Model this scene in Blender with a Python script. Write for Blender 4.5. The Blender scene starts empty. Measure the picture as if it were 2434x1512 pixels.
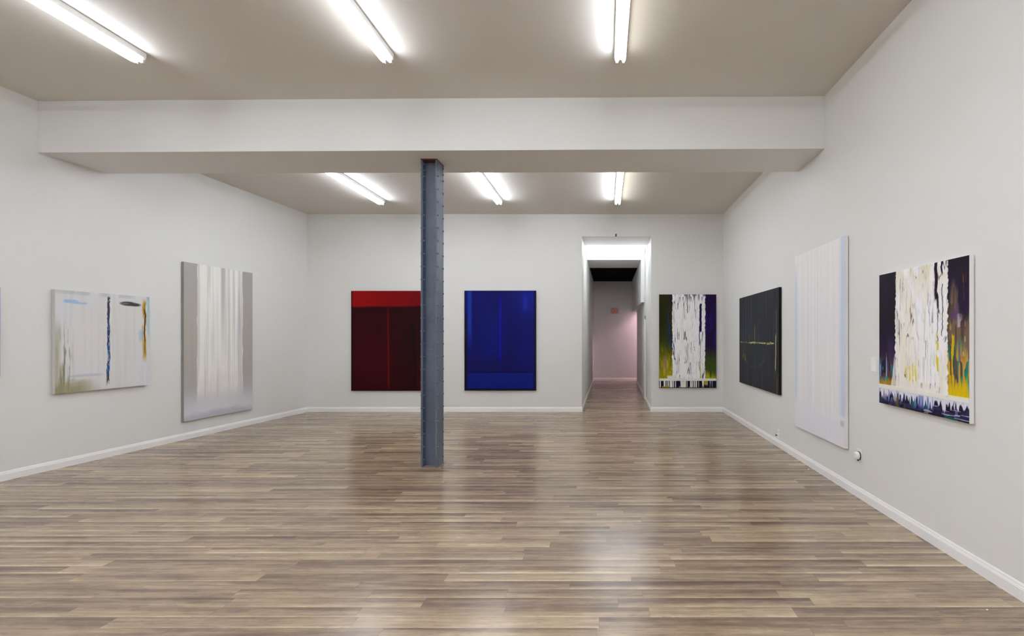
import bpy, bmesh, math
import numpy as np
from mathutils import Vector, Matrix

S = bpy.context.scene
COL = S.collection
# ------------------------------------------------------------------ camera
F = 1150.0            # focal length in pixels of the 2434 px wide frame
H = 1.5               # lens height
VX, VY = 1438.0, 802.0
cam_d = bpy.data.cameras.new('camera')
cam = bpy.data.objects.new('camera', cam_d); COL.objects.link(cam)
cam.location = (0, 0, H)
cam.rotation_euler = (math.pi / 2, 0, 0)
cam_d.sensor_fit = 'HORIZONTAL'; cam_d.sensor_width = 36
cam_d.lens = 36 * F / 2434
cam_d.shift_x = -(VX - 1217) / 2434
cam_d.shift_y = (VY - 756) / 2434
cam_d.clip_start = 0.05; cam_d.clip_end = 100
S.camera = cam
# ------------------------------------------------------------------ world, exposure
w = bpy.data.worlds.new('world'); S.world = w; w.use_nodes = True
w.node_tree.nodes['Background'].inputs[0].default_value = (0.6, 0.65, 0.7, 1)
w.node_tree.nodes['Background'].inputs[1].default_value = 0.02
S.view_settings.view_transform = 'Standard'
S.view_settings.look = 'None'
S.view_settings.gamma = 1
S.view_settings.use_curve_mapping = False
S.view_settings.exposure = 1.1
TUBE = 19.0           # brightness of a good tube
S.cycles.max_bounces = 8; S.cycles.diffuse_bounces = 7; S.cycles.glossy_bounces = 3
S.cycles.caustics_reflective = False; S.cycles.caustics_refractive = False
S.cycles.use_denoising = True
S.cycles.sample_clamp_indirect = 6
S.cycles.blur_glossy = 0.5

# ------------------------------------------------------------------ helpers
def lin(c):
    out = []
    for v in c:
        v = v / 255.0
        out.append(v / 12.92 if v <= 0.04045 else ((v + 0.055) / 1.055) ** 2.4)
    return tuple(out)

def lin_np(a):
    a = np.clip(a, 0, 255) / 255.0
    return np.where(a <= 0.04045, a / 12.92, ((a + 0.055) / 1.055) ** 2.4)

class NT:
    def __init__(s, name):
        s.m = bpy.data.materials.new(name); s.m.use_nodes = True
        s.t = s.m.node_tree; s.b = s.t.nodes['Principled BSDF']
    def n(s, kind, **kw):
        nd = s.t.nodes.new(kind)
        for k, v in kw.items(): setattr(nd, k, v)
        return nd
    def l(s, a, b): s.t.links.new(a, b)
    def put(s, sock, v):
        if isinstance(v, (int, float)): sock.default_value = v
        elif isinstance(v, tuple): sock.default_value = v
        else: s.l(v, sock)
    def math(s, op, a, b=0.0, c=None, clamp=False):
        nd = s.n('ShaderNodeMath', operation=op); nd.use_clamp = clamp
        s.put(nd.inputs[0], a); s.put(nd.inputs[1], b)
        if c is not None: s.put(nd.inputs[2], c)
        return nd.outputs[0]
    def vec(s, x, y, z):
        nd = s.n('ShaderNodeCombineXYZ')
        for i, v in enumerate((x, y, z)): s.put(nd.inputs[i], v)
        return nd.outputs[0]
    def noise(s, v, scale, detail=3, rough=0.5):
        nd = s.n('ShaderNodeTexNoise'); nd.inputs['Scale'].default_value = scale
        nd.inputs['Detail'].default_value = detail; nd.inputs['Roughness'].default_value = rough
        s.l(v, nd.inputs['Vector']); return nd.outputs['Fac']
    def mix(s, f, a, b, mode='MIX'):
        nd = s.n('ShaderNodeMix', data_type='RGBA', blend_type=mode)
        s.put(nd.inputs[0], f)
        for sock, v in ((nd.inputs[6], a), (nd.inputs[7], b)):
            if isinstance(v, tuple): sock.default_value = (v[0], v[1], v[2], 1)
            else: s.l(v, sock)
        return nd.outputs[2]
    def ramp(s, f, stops):
        nd = s.n('ShaderNodeValToRGB'); e = nd.color_ramp.elements
        while len(e) < len(stops): e.new(0.5)
        for i, (p, c) in enumerate(stops):
            e[i].position = p; e[i].color = (*lin(c), 1)
        s.put(nd.inputs[0], f); return nd.outputs[0]
    def bump(s, h, strength, dist=0.01):
        nd = s.n('ShaderNodeBump'); nd.inputs['Strength'].default_value = strength
        nd.inputs['Distance'].default_value = dist
        s.l(h, nd.inputs['Height']); s.l(nd.outputs[0], s.b.inputs['Normal'])

def simple(name, rgb, rough=0.6, var=0.04, scale=6, bump=0.0, metallic=0.0, bscale=60, spec=0.5):
    m = NT(name); tc = m.n('ShaderNodeTexCoord').outputs['Object']
    c = lin(rgb)
    n = m.noise(tc, scale, 4)
    lo = tuple(v * (1 - var) for v in c); hi = tuple(min(1, v * (1 + var)) for v in c)
    m.l(m.mix(n, lo, hi), m.b.inputs['Base Color'])
    m.b.inputs['Roughness'].default_value = rough
    m.b.inputs['Metallic'].default_value = metallic
    m.b.inputs['Specular IOR Level'].default_value = spec
    if bump: m.bump(m.noise(tc, bscale, 3), bump, 0.002)
    return m.m

def emissive(name, rgb, strength, base=(240, 240, 240)):
    m = NT(name)
    m.b.inputs['Base Color'].default_value = (*lin(base), 1)
    m.b.inputs['Emission Color'].default_value = (*rgb, 1)
    m.b.inputs['Emission Strength'].default_value = strength
    return m.m

def add_box(bm, x0, x1, y0, y1, z0, z1):
    vs = [bm.verts.new((x, y, z)) for z in (z0, z1) for (x, y) in ((x0, y0), (x1, y0), (x1, y1), (x0, y1))]
    for f in ((3, 2, 1, 0), (4, 5, 6, 7), (0, 1, 5, 4), (1, 2, 6, 5), (2, 3, 7, 6), (3, 0, 4, 7)):
        bm.faces.new([vs[i] for i in f])

def add_prism(bm, pts, z0, z1):
    """vertical prism over a counter-clockwise plan polygon"""
    a = [bm.verts.new((x, y, z0)) for x, y in pts]; b = [bm.verts.new((x, y, z1)) for x, y in pts]
    n = len(pts)
    bm.faces.new(a[::-1]); bm.faces.new(b)
    for i in range(n): bm.faces.new((a[i], a[(i + 1) % n], b[(i + 1) % n], b[i]))

def add_sweep(bm, prof, p0, p1, nrm, e0=0.0, e1=0.0):
    """profile (d out of wall, z) swept from p0 to p1; e0/e1 = mitre (length added per d)"""
    p0 = Vector(p0); p1 = Vector(p1); d = (p1 - p0).normalized(); nrm = Vector(nrm)
    rings = []
    for p, e, sgn in ((p0, e0, -1), (p1, e1, 1)):
        rings.append([bm.verts.new((*(p + nrm * q + d * sgn * e * q), z)) for q, z in prof])
    n = len(prof)
    for i in range(n):
        bm.faces.new((rings[0][i], rings[0][(i + 1) % n], rings[1][(i + 1) % n], rings[1][i]))
    bm.faces.new(rings[0]); bm.faces.new(rings[1][::-1])

def add_tube(bm, a, b, r, seg=16, cap=True, rings=(0.0, 1.0), radii=None):
    a = Vector(a); b = Vector(b); ax = (b - a).normalized()
    up = Vector((0, 0, 1)) if abs(ax.z) < 0.9 else Vector((1, 0, 0))
    u = ax.cross(up).normalized(); v = ax.cross(u)
    radii = radii or [r] * len(rings)
    rr = []
    for t, q in zip(rings, radii):
        c = a + (b - a) * t
        rr.append([bm.verts.new(c + (u * math.cos(2 * math.pi * k / seg) + v * math.sin(2 * math.pi * k / seg)) * q) for k in range(seg)])
    for i in range(len(rr) - 1):
        for k in range(seg):
            f = bm.faces.new((rr[i][k], rr[i][(k + 1) % seg], rr[i + 1][(k + 1) % seg], rr[i + 1][k])); f.smooth = True
    if cap: bm.faces.new(rr[0][::-1]); bm.faces.new(rr[-1])

def obj(name, bm, mat, parent=None, bevel=0.0):
    bmesh.ops.recalc_face_normals(bm, faces=bm.faces)
    if bevel:
        es = [e for e in bm.edges if len(e.link_faces) == 2 and e.calc_face_angle(0) > 0.6]
        bmesh.ops.bevel(bm, geom=es, offset=bevel, segments=2, affect='EDGES', profile=0.6)
    me = bpy.data.meshes.new(name); bm.to_mesh(me); bm.free()
    me.materials.append(mat)
    o = bpy.data.objects.new(name, me); COL.objects.link(o)
    if parent: o.parent = parent
    return o

def struct(name, bm, mat, parent=None, bevel=0.0):
    o = obj(name, bm, mat, parent, bevel)
    if not parent: o['kind'] = 'structure'
    return o

def thing(name, label, cat, loc=(0, 0, 0), rz=0.0, group=None):
    o = bpy.data.objects.new(name, None); COL.objects.link(o)
    o.empty_display_size = 0.1
    o.location = loc; o.rotation_euler = (0, 0, rz)
    o['label'] = label; o['category'] = cat
    if group: o['group'] = group
    return o

def dup(root, loc, label, rz=None):
    r = root.copy(); COL.objects.link(r); r.location = loc; r['label'] = label
    if rz is not None: r.rotation_euler = (0, 0, rz)
    for ch in list(root.children):
        c = ch.copy(); COL.objects.link(c); c.parent = r
        for g in list(ch.children):
            d = g.copy(); COL.objects.link(d); d.parent = c
    return r

B = bmesh.new
# ------------------------------------------------------------------ materials of the room
def wall_material(name, rgb, var=0.012, rough=0.62, bump=0.12):
    m = NT(name); p = m.n('ShaderNodeNewGeometry').outputs['Position']
    c = lin(rgb)
    n = m.noise(p, 0.8, 4)
    m.l(m.mix(n, tuple(v * (1 - var) for v in c), tuple(v * (1 + var) for v in c)), m.b.inputs['Base Color'])
    m.b.inputs['Roughness'].default_value = rough
    m.b.inputs['Specular IOR Level'].default_value = 0.35
    m.bump(m.noise(p, 45, 3, 0.6), bump, 0.002)
    return m.m

M_wall = wall_material('white_wall_paint', (226, 226, 224))
M_ceil = wall_material('ceiling_paint', (215, 210, 203), rough=0.8)
M_trim = wall_material('baseboard_enamel', (242, 241, 240), rough=0.4, bump=0.03)
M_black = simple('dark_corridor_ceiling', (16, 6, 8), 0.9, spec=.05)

def floor_material():
    m = NT('laminate_strip_floor')
    p = m.n('ShaderNodeNewGeometry').outputs['Position']
    sx = m.n('ShaderNodeSeparateXYZ'); m.l(p, sx.inputs[0]); X, Y = sx.outputs[0], sx.outputs[1]
    W = 0.096
    r = m.math('DIVIDE', Y, W); row = m.math('FLOOR', r); fr = m.math('FRACT', r)
    def wn(a, b, c=0.0):
        nd = m.n('ShaderNodeTexWhiteNoise', noise_dimensions='3D'); m.l(m.vec(a, b, c), nd.inputs[0]); return nd
    rr = wn(row, 3.7)
    L = m.math('MULTIPLY_ADD', rr.outputs[0], 0.55, 0.75)
    off = m.math('MULTIPLY', wn(row, 11.3).outputs[0], 7.0)
    c = m.math('DIVIDE', m.math('ADD', X, off), L); colid = m.math('FLOOR', c); fc = m.math('FRACT', c)
    pl = wn(row, colid); tone = pl.outputs[0]
    ps = m.n('ShaderNodeSeparateColor'); m.l(pl.outputs[1], ps.inputs[0])
    shift = m.math('MULTIPLY', ps.outputs[0], 50.0)
    xs = m.math('ADD', X, shift)
    # broad cathedral figure, medium streaks, fine pores
    n1 = m.noise(m.vec(m.math('MULTIPLY', xs, 0.9), m.math('MULTIPLY', Y, 15.0), shift), 1.0, 3, 0.55)
    n2 = m.noise(m.vec(m.math('MULTIPLY', xs, 2.6), m.math('MULTIPLY', Y, 34.0), shift), 1.0, 4, 0.6)
    n3 = m.noise(m.vec(m.math('MULTIPLY', xs, 14.0), m.math('MULTIPLY', Y, 120.0), shift), 1.0, 3, 0.65)
    n4 = m.noise(m.vec(m.math('MULTIPLY', xs, 9.0), m.math('MULTIPLY', Y, 24.0), shift), 1.0, 3, 0.6)
    # the printed strips pale towards one long edge, strength differs per strip
    grad = m.math('MULTIPLY', m.math('SUBTRACT', 0.45, fr), m.math('MULTIPLY_ADD', ps.outputs[1], 0.34, 0.03))
    edge_pale = m.math('MULTIPLY', m.math('SUBTRACT', 1.0, m.math('DIVIDE', fr, 0.22), clamp=True), m.math('MULTIPLY', ps.outputs[2], 0.24))
    v = m.math('MULTIPLY_ADD', m.math('SUBTRACT', tone, 0.5), 0.27, 0.5)
    v = m.math('ADD', v, m.math('MULTIPLY', m.math('SUBTRACT', n1, 0.5), 0.85))
    v = m.math('ADD', v, m.math('MULTIPLY', m.math('SUBTRACT', n2, 0.5), 0.55))
    v = m.math('ADD', v, m.math('MULTIPLY', m.math('SUBTRACT', n4, 0.5), 0.32))
    v = m.math('ADD', v, grad); v = m.math('ADD', v, edge_pale)
    col = m.ramp(v, [(0.10, (92, 75, 62)), (0.34, (126, 108, 90)), (0.55, (155, 136, 112)), (0.74, (182, 163, 134)), (0.95, (212, 195, 164))])
    # pinkish / greenish drift between strips
    hue = m.noise(m.vec(m.math('MULTIPLY', xs, 0.7), m.math('MULTIPLY', Y, 5.0), shift), 1.0, 2)
    col = m.mix(m.math('MULTIPLY', hue, 0.5), col, m.mix(1.0, col, (1.06, 0.97, 0.93), 'MULTIPLY'))
    # pores
    pore = m.math('GREATER_THAN', n3, 0.62)
    col = m.mix(m.math('MULTIPLY', pore, 0.34), col, lin((92, 75, 62)))
    # knots and worm marks
    kn = m.noise(m.vec(m.math('MULTIPLY', xs, 10.0), m.math('MULTIPLY', Y, 42.0), shift), 1.0, 2)
    kn = m.math('MULTIPLY', m.math('SUBTRACT', kn, 0.74, clamp=True), 5.0, clamp=True)
    col = m.mix(kn, col, lin((84, 68, 56)))
    # joints
    dy = m.math('MULTIPLY', m.math('MINIMUM', fr, m.math('SUBTRACT', 1.0, fr)), W)
    dx = m.math('MULTIPLY', m.math('MINIMUM', fc, m.math('SUBTRACT', 1.0, fc)), L)
    jl = m.math('LESS_THAN', dy, 0.0012); jx = m.math('LESS_THAN', dx, 0.0010)
    j = m.math('MAXIMUM', jl, jx)
    col = m.mix(m.math('MULTIPLY', j, 0.55), col, lin((84, 70, 60)))
    m.l(col, m.b.inputs['Base Color'])
    m.l(m.math('MULTIPLY_ADD', n2, 0.14, 0.17), m.b.inputs['Roughness'])
    m.b.inputs['Specular IOR Level'].default_value = 0.68
    hgt = m.math('ADD', m.math('MULTIPLY', n3, 0.25), m.math('MULTIPLY', m.math('SUBTRACT', 1.0, j), 0.6))
    m.bump(hgt, 0.12, 0.002)
    return m.m
M_floor = floor_material()

# ------------------------------------------------------------------ room shell
YB = 9.746                                  # back wall
ZC1, ZC2 = 4.116, 3.9825                    # ceiling before and behind the beam
def xl(y): return -(6.0 + 0.062 * (YB - y)) # left wall runs slightly outwards
XR = 2.38
Y0 = -3.6
OL, OR, OT = -0.466, 0.932, 3.534           # opening of the corridor
YE = 16.75                                  # corridor end wall
def cl(y): return OL + (y - YB) * 0.01042
def cr(y): return OR + (y - YB) * 0.0206

bm = B(); add_box(bm, -7.4, XR + 0.6, Y0 - 0.2, YE + 0.2, -0.12, 0.0); struct('floor', bm, M_floor)
bm = B(); add_box(bm, -7.2, XR + 0.2, Y0 - 0.2, 5.62, ZC1, ZC1 + 0.15); struct('ceiling', bm, M_ceil)
bm = B(); add_box(bm, -7.2, XR + 0.2, 5.62, YB + 0.15, ZC2, ZC2 + 0.15); struct('ceiling', bm, M_ceil)
bm = B(); add_prism(bm, [(xl(Y0), Y0), (xl(YB), YB), (xl(YB) - 0.2, YB), (xl(Y0) - 0.2, Y0)], 0, ZC1); struct('wall_left', bm, M_wall)
bm = B(); add_box(bm, XR, XR + 0.18, Y0, YB, 0, ZC1); struct('wall_right', bm, M_wall)
bm = B()
add_box(bm, xl(YB) - 0.2, OL, YB, YB + 0.15, 0, ZC2); add_box(bm, OR, XR + 0.18, YB, YB + 0.15, 0, ZC2)
add_box(bm, OL, OR, YB, YB + 0.15, OT, ZC2)
struct('wall_back', bm, M_wall)
bm = B(); add_box(bm, xl(Y0) - 0.2, XR + 0.18, Y0 - 0.18, Y0, 0, ZC1); struct('wall_front', bm, M_wall)

# boxed-in beam across the room
BZ = 3.5445
bm = B()
def bf(x): return 5.270 - 0.01265 * x       # front face, slightly out of square
def bb(x): return 5.998 - 0.0074 * x
xa, xb = xl(5.4) , XR
add_prism(bm, [(xl(bf(-6.27)), bf(-6.27)), (XR, bf(XR)), (XR, bb(XR)), (xl(bb(-6.22)), bb(-6.22))], BZ, ZC1)
o = struct('ceiling_beam', bm, M_wall, bevel=0.004)

# corridor shell
bm = B(); add_prism(bm, [(cl(YB + .15), YB + .15), (cl(YE), YE), (cl(YE) - .15, YE), (cl(YB + .15) - .15, YB + .15)], 0, 4.0); struct('wall_corridor_left', bm, M_wall)
YO = 16.12                                  # the side passage starts here
bm = B(); add_prism(bm, [(cr(YB + .15), YB + .15), (cr(YB + .15) + .15, YB + .15), (cr(YO) + .15, YO), (cr(YO), YO)], 0, 4.0); struct('wall_corridor_right', bm, M_wall)
bm = B(); add_box(bm, cl(YE) - .2, 3.0, YE, YE + .15, 0, 4.0); struct('wall_corridor_end', bm, M_wall)
bm = B(); add_box(bm, cr(YO) + .15, 3.0, YO - .02 - .13, YO - .02, 0, 4.0); add_box(bm, 2.85, 3.0, YO - .02, YE, 0, 4.0); struct('wall_side_passage', bm, M_wall)
bm = B(); add_box(bm, cl(10.0), cr(10.0) + .0, YB + .15, 10.68, OT, 3.98); struct('ceiling_corridor_front', bm, M_wall)
bm = B(); add_box(bm, cl(11.0) - .0, cr(12.0) + .0, 10.68, 12.06, 3.9, 3.98); struct('ceiling_corridor_recess', bm, M_wall)
bm = B(); add_box(bm, cl(12.1) - .01, cr(13.4), 12.06, 13.45, 3.43, 3.98); struct('corridor_header', bm, M_wall)
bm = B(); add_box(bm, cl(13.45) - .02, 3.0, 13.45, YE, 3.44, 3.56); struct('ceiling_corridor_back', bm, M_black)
bm = B(); add_prism(bm, [(0.895, 12.055), (cr(12.06), 12.055), (cr(YO) + .15, YO), (cr(YO) + .15, YE), (0.93, YE)], 2.373, 3.45)
struct('corridor_bulkhead', bm, M_wall)

# baseboards: stepped profile
PB = [(0, 0), (.014, 0), (.014, .066), (.0115, .069), (.0115, .074), (.008, .078), (.0065, .088), (.003, .096), (0, .098)]
def baseboard(name, segs):
    bm = B()
    for s in segs: add_sweep(bm, PB, *s)
    return struct(name, bm, M_trim)
ang = math.atan(0.062)
nl = Vector((math.cos(ang), -math.sin(ang) * -1 * 1, )) if False else Vector((math.cos(ang), math.sin(ang)))
baseboard('baseboard_left', [((xl(Y0), Y0), (xl(YB), YB), nl, -1, -1)])
baseboard('baseboard_right', [((XR, Y0), (XR, YB), (-1, 0), -1, -1)])
baseboard('baseboard_back', [((xl(YB), YB), (OL, YB), (0, -1), -1, 1), ((OR, YB), (XR, YB), (0, -1), 1, -1)])
baseboard('baseboard_front', [((-6.7, Y0), (XR, Y0), (0, 1), 0, 0)])
baseboard('baseboard_corridor_left', [((cl(YB), YB), (cl(YE), YE), (1, 0), 1, -1)])
baseboard('baseboard_corridor_right', [((cr(YB), YB), (cr(YO), YO), (-1, 0), 1, 0)])
baseboard('baseboard_corridor_end', [((cl(YE), YE), (2.85, YE), (0, -1), -1, 0)])

# open door leaf lying against the corridor wall
M_door = simple('door_enamel', (236, 232, 226), 0.4)
M_steel = simple('brushed_steel', (150, 150, 150), 0.35, metallic=0.9)
bm = B(); add_box(bm, -0.036, 0.0, 0.0, 0.80, 0.012, 1.955)
for z0, z1 in ((.2, .85), (1.0, 1.8)):
    add_box(bm, -0.040, -0.036, .13, .67, z0, z1)
d1 = struct('door_1', bm, M_door, bevel=0.002); d1.location = (0.972, 11.5, 0.0); d1.rotation_euler = (0, 0, -0.0206)
bm = B(); add_box(bm, -0.03, -0.004, -0.012, 0.03, 1.957, 2.0); add_tube(bm, (-.017, -.004, 1.93), (-.017, -.004, 2.02), .009, 10)
obj('door_latch', bm, M_steel, d1)

# ------------------------------------------------------------------ fluorescent fixtures
M_house = simple('fixture_enamel', (226, 226, 222), 0.4)
M_holder = simple('lamp_holder_plastic', (205, 203, 196), 0.5)
def tubes(name, k):
    return emissive(name, (0.90, 0.96, 1.06), TUBE * k), emissive(name + '_weak', (1.0, 0.98, 0.90), TUBE * k * 0.28), emissive(name + '_half', (0.92, 0.97, 1.04), TUBE * k * 0.55)
M_near, M_near_dim, M_near_half = tubes('near_tube_glow', 0.72)
M_far, M_far_dim, M_far_half = tubes('far_tube_glow', 1.1)
M_fill, _, _ = tubes('rear_fill_glow', 2.0)  # fill glow for the added fixtures behind the camera
M_fill_bright, _, _ = tubes('rear_fill_bright_glow', 3.1)  # stronger fill to lift the near right wall

def fixture(label, group, right, left, length=2.44, loc=(0, 0, 0)):
    t = thing('fluorescent_light', label, 'ceiling light', loc, 0, group)
    hw = 0.054
    bm = B(); add_prism(bm, [(-hw, -length / 2), (hw, -length / 2), (hw, length / 2), (-hw, length / 2)], -0.052, 0.0)
    obj('housing', bm, M_house, t, bevel=0.004)
    for sx, mt in ((-1, left), (1, right)):
        x = sx * 0.030
        bm = B(); n = length / 2 - 0.03
        add_tube(bm, (x, -n, -0.083), (x, n, -0.083), .019, 12, True, (0, .006, .02, .98, .994, 1), [.012, .018, .019, .019, .018, .012])
        obj('tube', bm, mt, t)
    for sy in (-1, 1):
        y = sy * (length / 2 - 0.014)
        bm = B()
        for sx in (-1, 1):
            add_box(bm, sx * .030 - .011, sx * .030 + .011, y - .009, y + .009, -0.098, -0.052)
        add_box(bm, -.05, .05, y - .012, y + .012, -0.060, -0.051)
        obj('lamp_holder', bm, M_holder, t, bevel=0.002)
    return t

G = 'double tube fluorescent fixtures on the gallery ceiling'
yn = 4.46 - 1.22; yf = 8.72 - 1.22
l1 = fixture('double tube fluorescent fixture on the near ceiling, leftmost, above the pale wall on the left', G, M_near, M_near_half, loc=(-4.28, yn, ZC1))
dup(l1, (-2.0, yn, ZC1), 'double tube fluorescent fixture on the near ceiling, the middle one of three')
fixture('double tube fluorescent fixture on the near ceiling with one dull tube, nearest the right wall', G, M_near_dim, M_near, loc=(0.14, yn, ZC1))
l2 = fixture('double tube fluorescent fixture behind the beam, leftmost, left of the steel column', G, M_far, M_far_half, loc=(-4.02, yf, ZC2))
dup(l2, (-1.90, yf, ZC2), 'double tube fluorescent fixture behind the beam, just right of the steel column')
fixture('double tube fluorescent fixture behind the beam, in front of the corridor opening', G, M_far_dim, M_far, loc=(0.228, yf, ZC2))
l3 = fixture('added unseen tube fixture lighting the near end of the gallery, left of its row', G, M_fill, M_fill, loc=(-4.28, -1.0, ZC1))  # row added out of view to brighten floor and near walls
dup(l3, (-2.0, -1.0, ZC1), 'added unseen tube fixture lighting the near end of the gallery, middle of its row')
fixture('added unseen tube fixture lighting the near end of the gallery, right of its row', G, M_fill_bright, M_fill_bright, loc=(0.14, -1.0, ZC1))

# lamp of the corridor recess: two tubes side by side across the passage
t = thing('fluorescent_light', 'double tube fluorescent fixture across the passage just inside the corridor opening', 'ceiling light', (0.243, 10.95, 3.9))
bm = B(); add_box(bm, -.67, .67, -.07, .09, -0.30, -0.262); 
for sx in (-.5, .5): add_box(bm, sx - .02, sx + .02, -.02, .02, -0.262, 0.0)
obj('housing', bm, M_house, t, bevel=0.003)
M_tube_c = emissive('corridor_tube_glow', (0.92, 0.97, 1.04), TUBE * 0.55)
for yy, zz in ((-.05, -.353), (.06, -.428)):
    bm = B(); add_tube(bm, (-.655, yy, zz), (.655, yy, zz), .024 if yy < 0 else .033, 12, True, (0, .01, .99, 1), [.015, .024, .024, .015] if yy < 0 else [.02, .033, .033, .02]); obj('tube', bm, M_tube_c, t)
bm = B(); add_box(bm, -.66, .66, -.096, -.084, -.402, -.386); obj('reflector_rim', bm, M_house, t)
for sx in (-.662, .662):
    bm = B(); add_box(bm, sx - .01, sx + .01, -.065, .095, -0.465, -0.295); obj('lamp_holder', bm, M_holder, t)

# pink lamp in the side passage
t = thing('wall_lamp', 'pink tube lamp out of sight in the side passage at the corridor end', 'lamp', (2.2, 16.2, 3.0))
bm = B(); add_box(bm, -.3, .3, -.04, 0.0, -.05, .05); obj('housing', bm, M_house, t)
M_pink = emissive('pink_tube_glow', (1.0, 0.62, 0.77), 250)
bm = B(); add_tube(bm, (-.28, .03, 0), (.28, .03, 0), .02, 12); obj('tube', bm, M_pink, t)

# ------------------------------------------------------------------ riveted steel column
def column():
    M_blue = NT('blue_grey_column_paint')
    tc = M_blue.n('ShaderNodeTexCoord').outputs['Object']
    a = M_blue.noise(tc, 3.0, 5, 0.6); b = M_blue.noise(tc, 40, 3)
    c = M_blue.ramp(M_blue.math('MULTIPLY_ADD', M_blue.math('SUBTRACT', b, .5), .3, a), [(.3, (84, 94, 113)), (.7, (101, 112, 131))])
    chip = M_blue.math('GREATER_THAN', M_blue.noise(tc, 55, 1), 0.80)
    c = M_blue.mix(chip, c, lin((170, 172, 176)))
    M_blue.l(c, M_blue.b.inputs['Base Color']); M_blue.b.inputs['Roughness'].default_value = 0.42
    M_blue.bump(b, 0.25, 0.002); mat = M_blue.m
    M_rust = simple('rusty_plate', (98, 62, 48), 0.8, var=.3, scale=20)
    W, D, HT = 0.183, 0.237, BZ
    t = thing('steel_column', 'blue grey riveted steel column standing free on the wooden floor under the beam', 'column', (-2.0175, 5.538, 0))
    hw = W / 2; pt = 0.009
    for s in (-1, 1):
        bm = B(); add_box(bm, *sorted((s * hw, s * (hw - pt))), 0, D, 0.012, HT - 0.012)
        obj('side_plate', bm, mat, t, bevel=0.0015)
    # two channels, one open to the front and one to the back
    iw = hw - pt; ft = 0.010
    for y0, y1, yw0, yw1 in ((0.006, 0.108, 0.096, 0.108), (D - 0.108, D - 0.006, D - 0.108, D - 0.096)):
        bm = B()
        add_box(bm, -iw + ft, iw - ft, yw0, yw1, 0.012, HT - 0.012)
        for s in (-1, 1):
            add_box(bm, *sorted((s * iw, s * (iw - ft))), y0, y1, 0.012, HT - 0.012)
        obj('channel', bm, mat, t, bevel=0.0015)
    bm = B(); add_box(bm, -hw + .002, hw + .004, -.004, D + .004, 0, .012); obj('base_plate', bm, simple('scuffed_base_plate', (140, 124, 108), .6), t)
    bm = B(); add_box(bm, -hw - .002, hw + .002, -.003, D + .003, HT - .012, HT); obj('cap_plate', bm, M_rust, t)
    # rivets
    zs = [.088 + .1485 * k for k in range(23)] + [3.429, 3.500]
    def dome(bm, mx):
        seg = 10; r = .0140; prev = None
        for q in (0, .33, .66, .9):
            a = q * math.pi / 2
            ring = [bm.verts.new(mx @ Vector((math.sin(a) * r * 1.05, math.cos(a) * r * math.cos(2 * math.pi * k / seg), math.cos(a) * r * math.sin(2 * math.pi * k / seg)))) for k in range(seg)]
            if prev:
                for k in range(seg):
                    f = bm.faces.new((prev[k], prev[(k + 1) % seg], ring[(k + 1) % seg], ring[k])); f.smooth = True
            prev = ring
        f = bm.faces.new(prev); f.smooth = True
    bm = B(); dome(bm, Matrix.Identity(4)); first = obj('rivet', bm, mat, t)
    spots = []
    for z in zs:
        spots += [(-iw + ft, .048, z, 0), (hw, .030, z, 0), (hw, D - .030, z, 0), (iw - ft, .030, z, math.pi)]
    for i, (x, y, z, a) in enumerate(spots):
        o = first if i == 0 else first.copy()
        if i: COL.objects.link(o); o.parent = t
        o.location = (x, y, z); o.rotation_euler = (0, 0, a)
    bm = B()
    for z in zs:
        for y in (.030, D - .030):
            dome(bm, Matrix.Translation((-hw, y, z)) @ Matrix.Rotation(math.pi, 4, 'Z'))
    o = obj('rivets_of_far_side', bm, mat, t); o['kind'] = 'stuff'
column()

# ------------------------------------------------------------------ paintings
def hsh(ix, iy, seed):
    h = (ix.astype(np.int64) * 374761393 + iy.astype(np.int64) * 668265263 + seed * 974634777) & 0xffffffff
    h = ((h ^ (h >> 13)) * 1274126177) & 0xffffffff
    return ((h ^ (h >> 16)) & 0xffff) / 65535.0
def vn(x, y, seed):
    xi = np.floor(x); yi = np.floor(y); fx = x - xi; fy = y - yi
    fx = fx * fx * (3 - 2 * fx); fy = fy * fy * (3 - 2 * fy)
    a = hsh(xi, yi, seed); b = hsh(xi + 1, yi, seed); c = hsh(xi, yi + 1, seed); d = hsh(xi + 1, yi + 1, seed)
    return (a * (1 - fx) + b * fx) * (1 - fy) + (c * (1 - fx) + d * fx) * fy
def fbm(x, y, seed, o=3):
    s = 0; a = .5; t = 0
    for k in range(o): s = s + a * vn(x * 2 ** k, y * 2 ** k, seed + 17 * k); t += a; a *= .5
    return s / t
def sm(a, b, x):
    t = np.clip((x - a) / (b - a), 0, 1); return t * t * (3 - 2 * t)
def lay(c, m, rgb):
    m = np.clip(m, 0, 1)[..., None]
    return c * (1 - m) + np.asarray(rgb, float) * m
def band(x, a, b, s=0.01): return sm(a - s, a + s, x) * (1 - sm(b - s, b + s, x))

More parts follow.
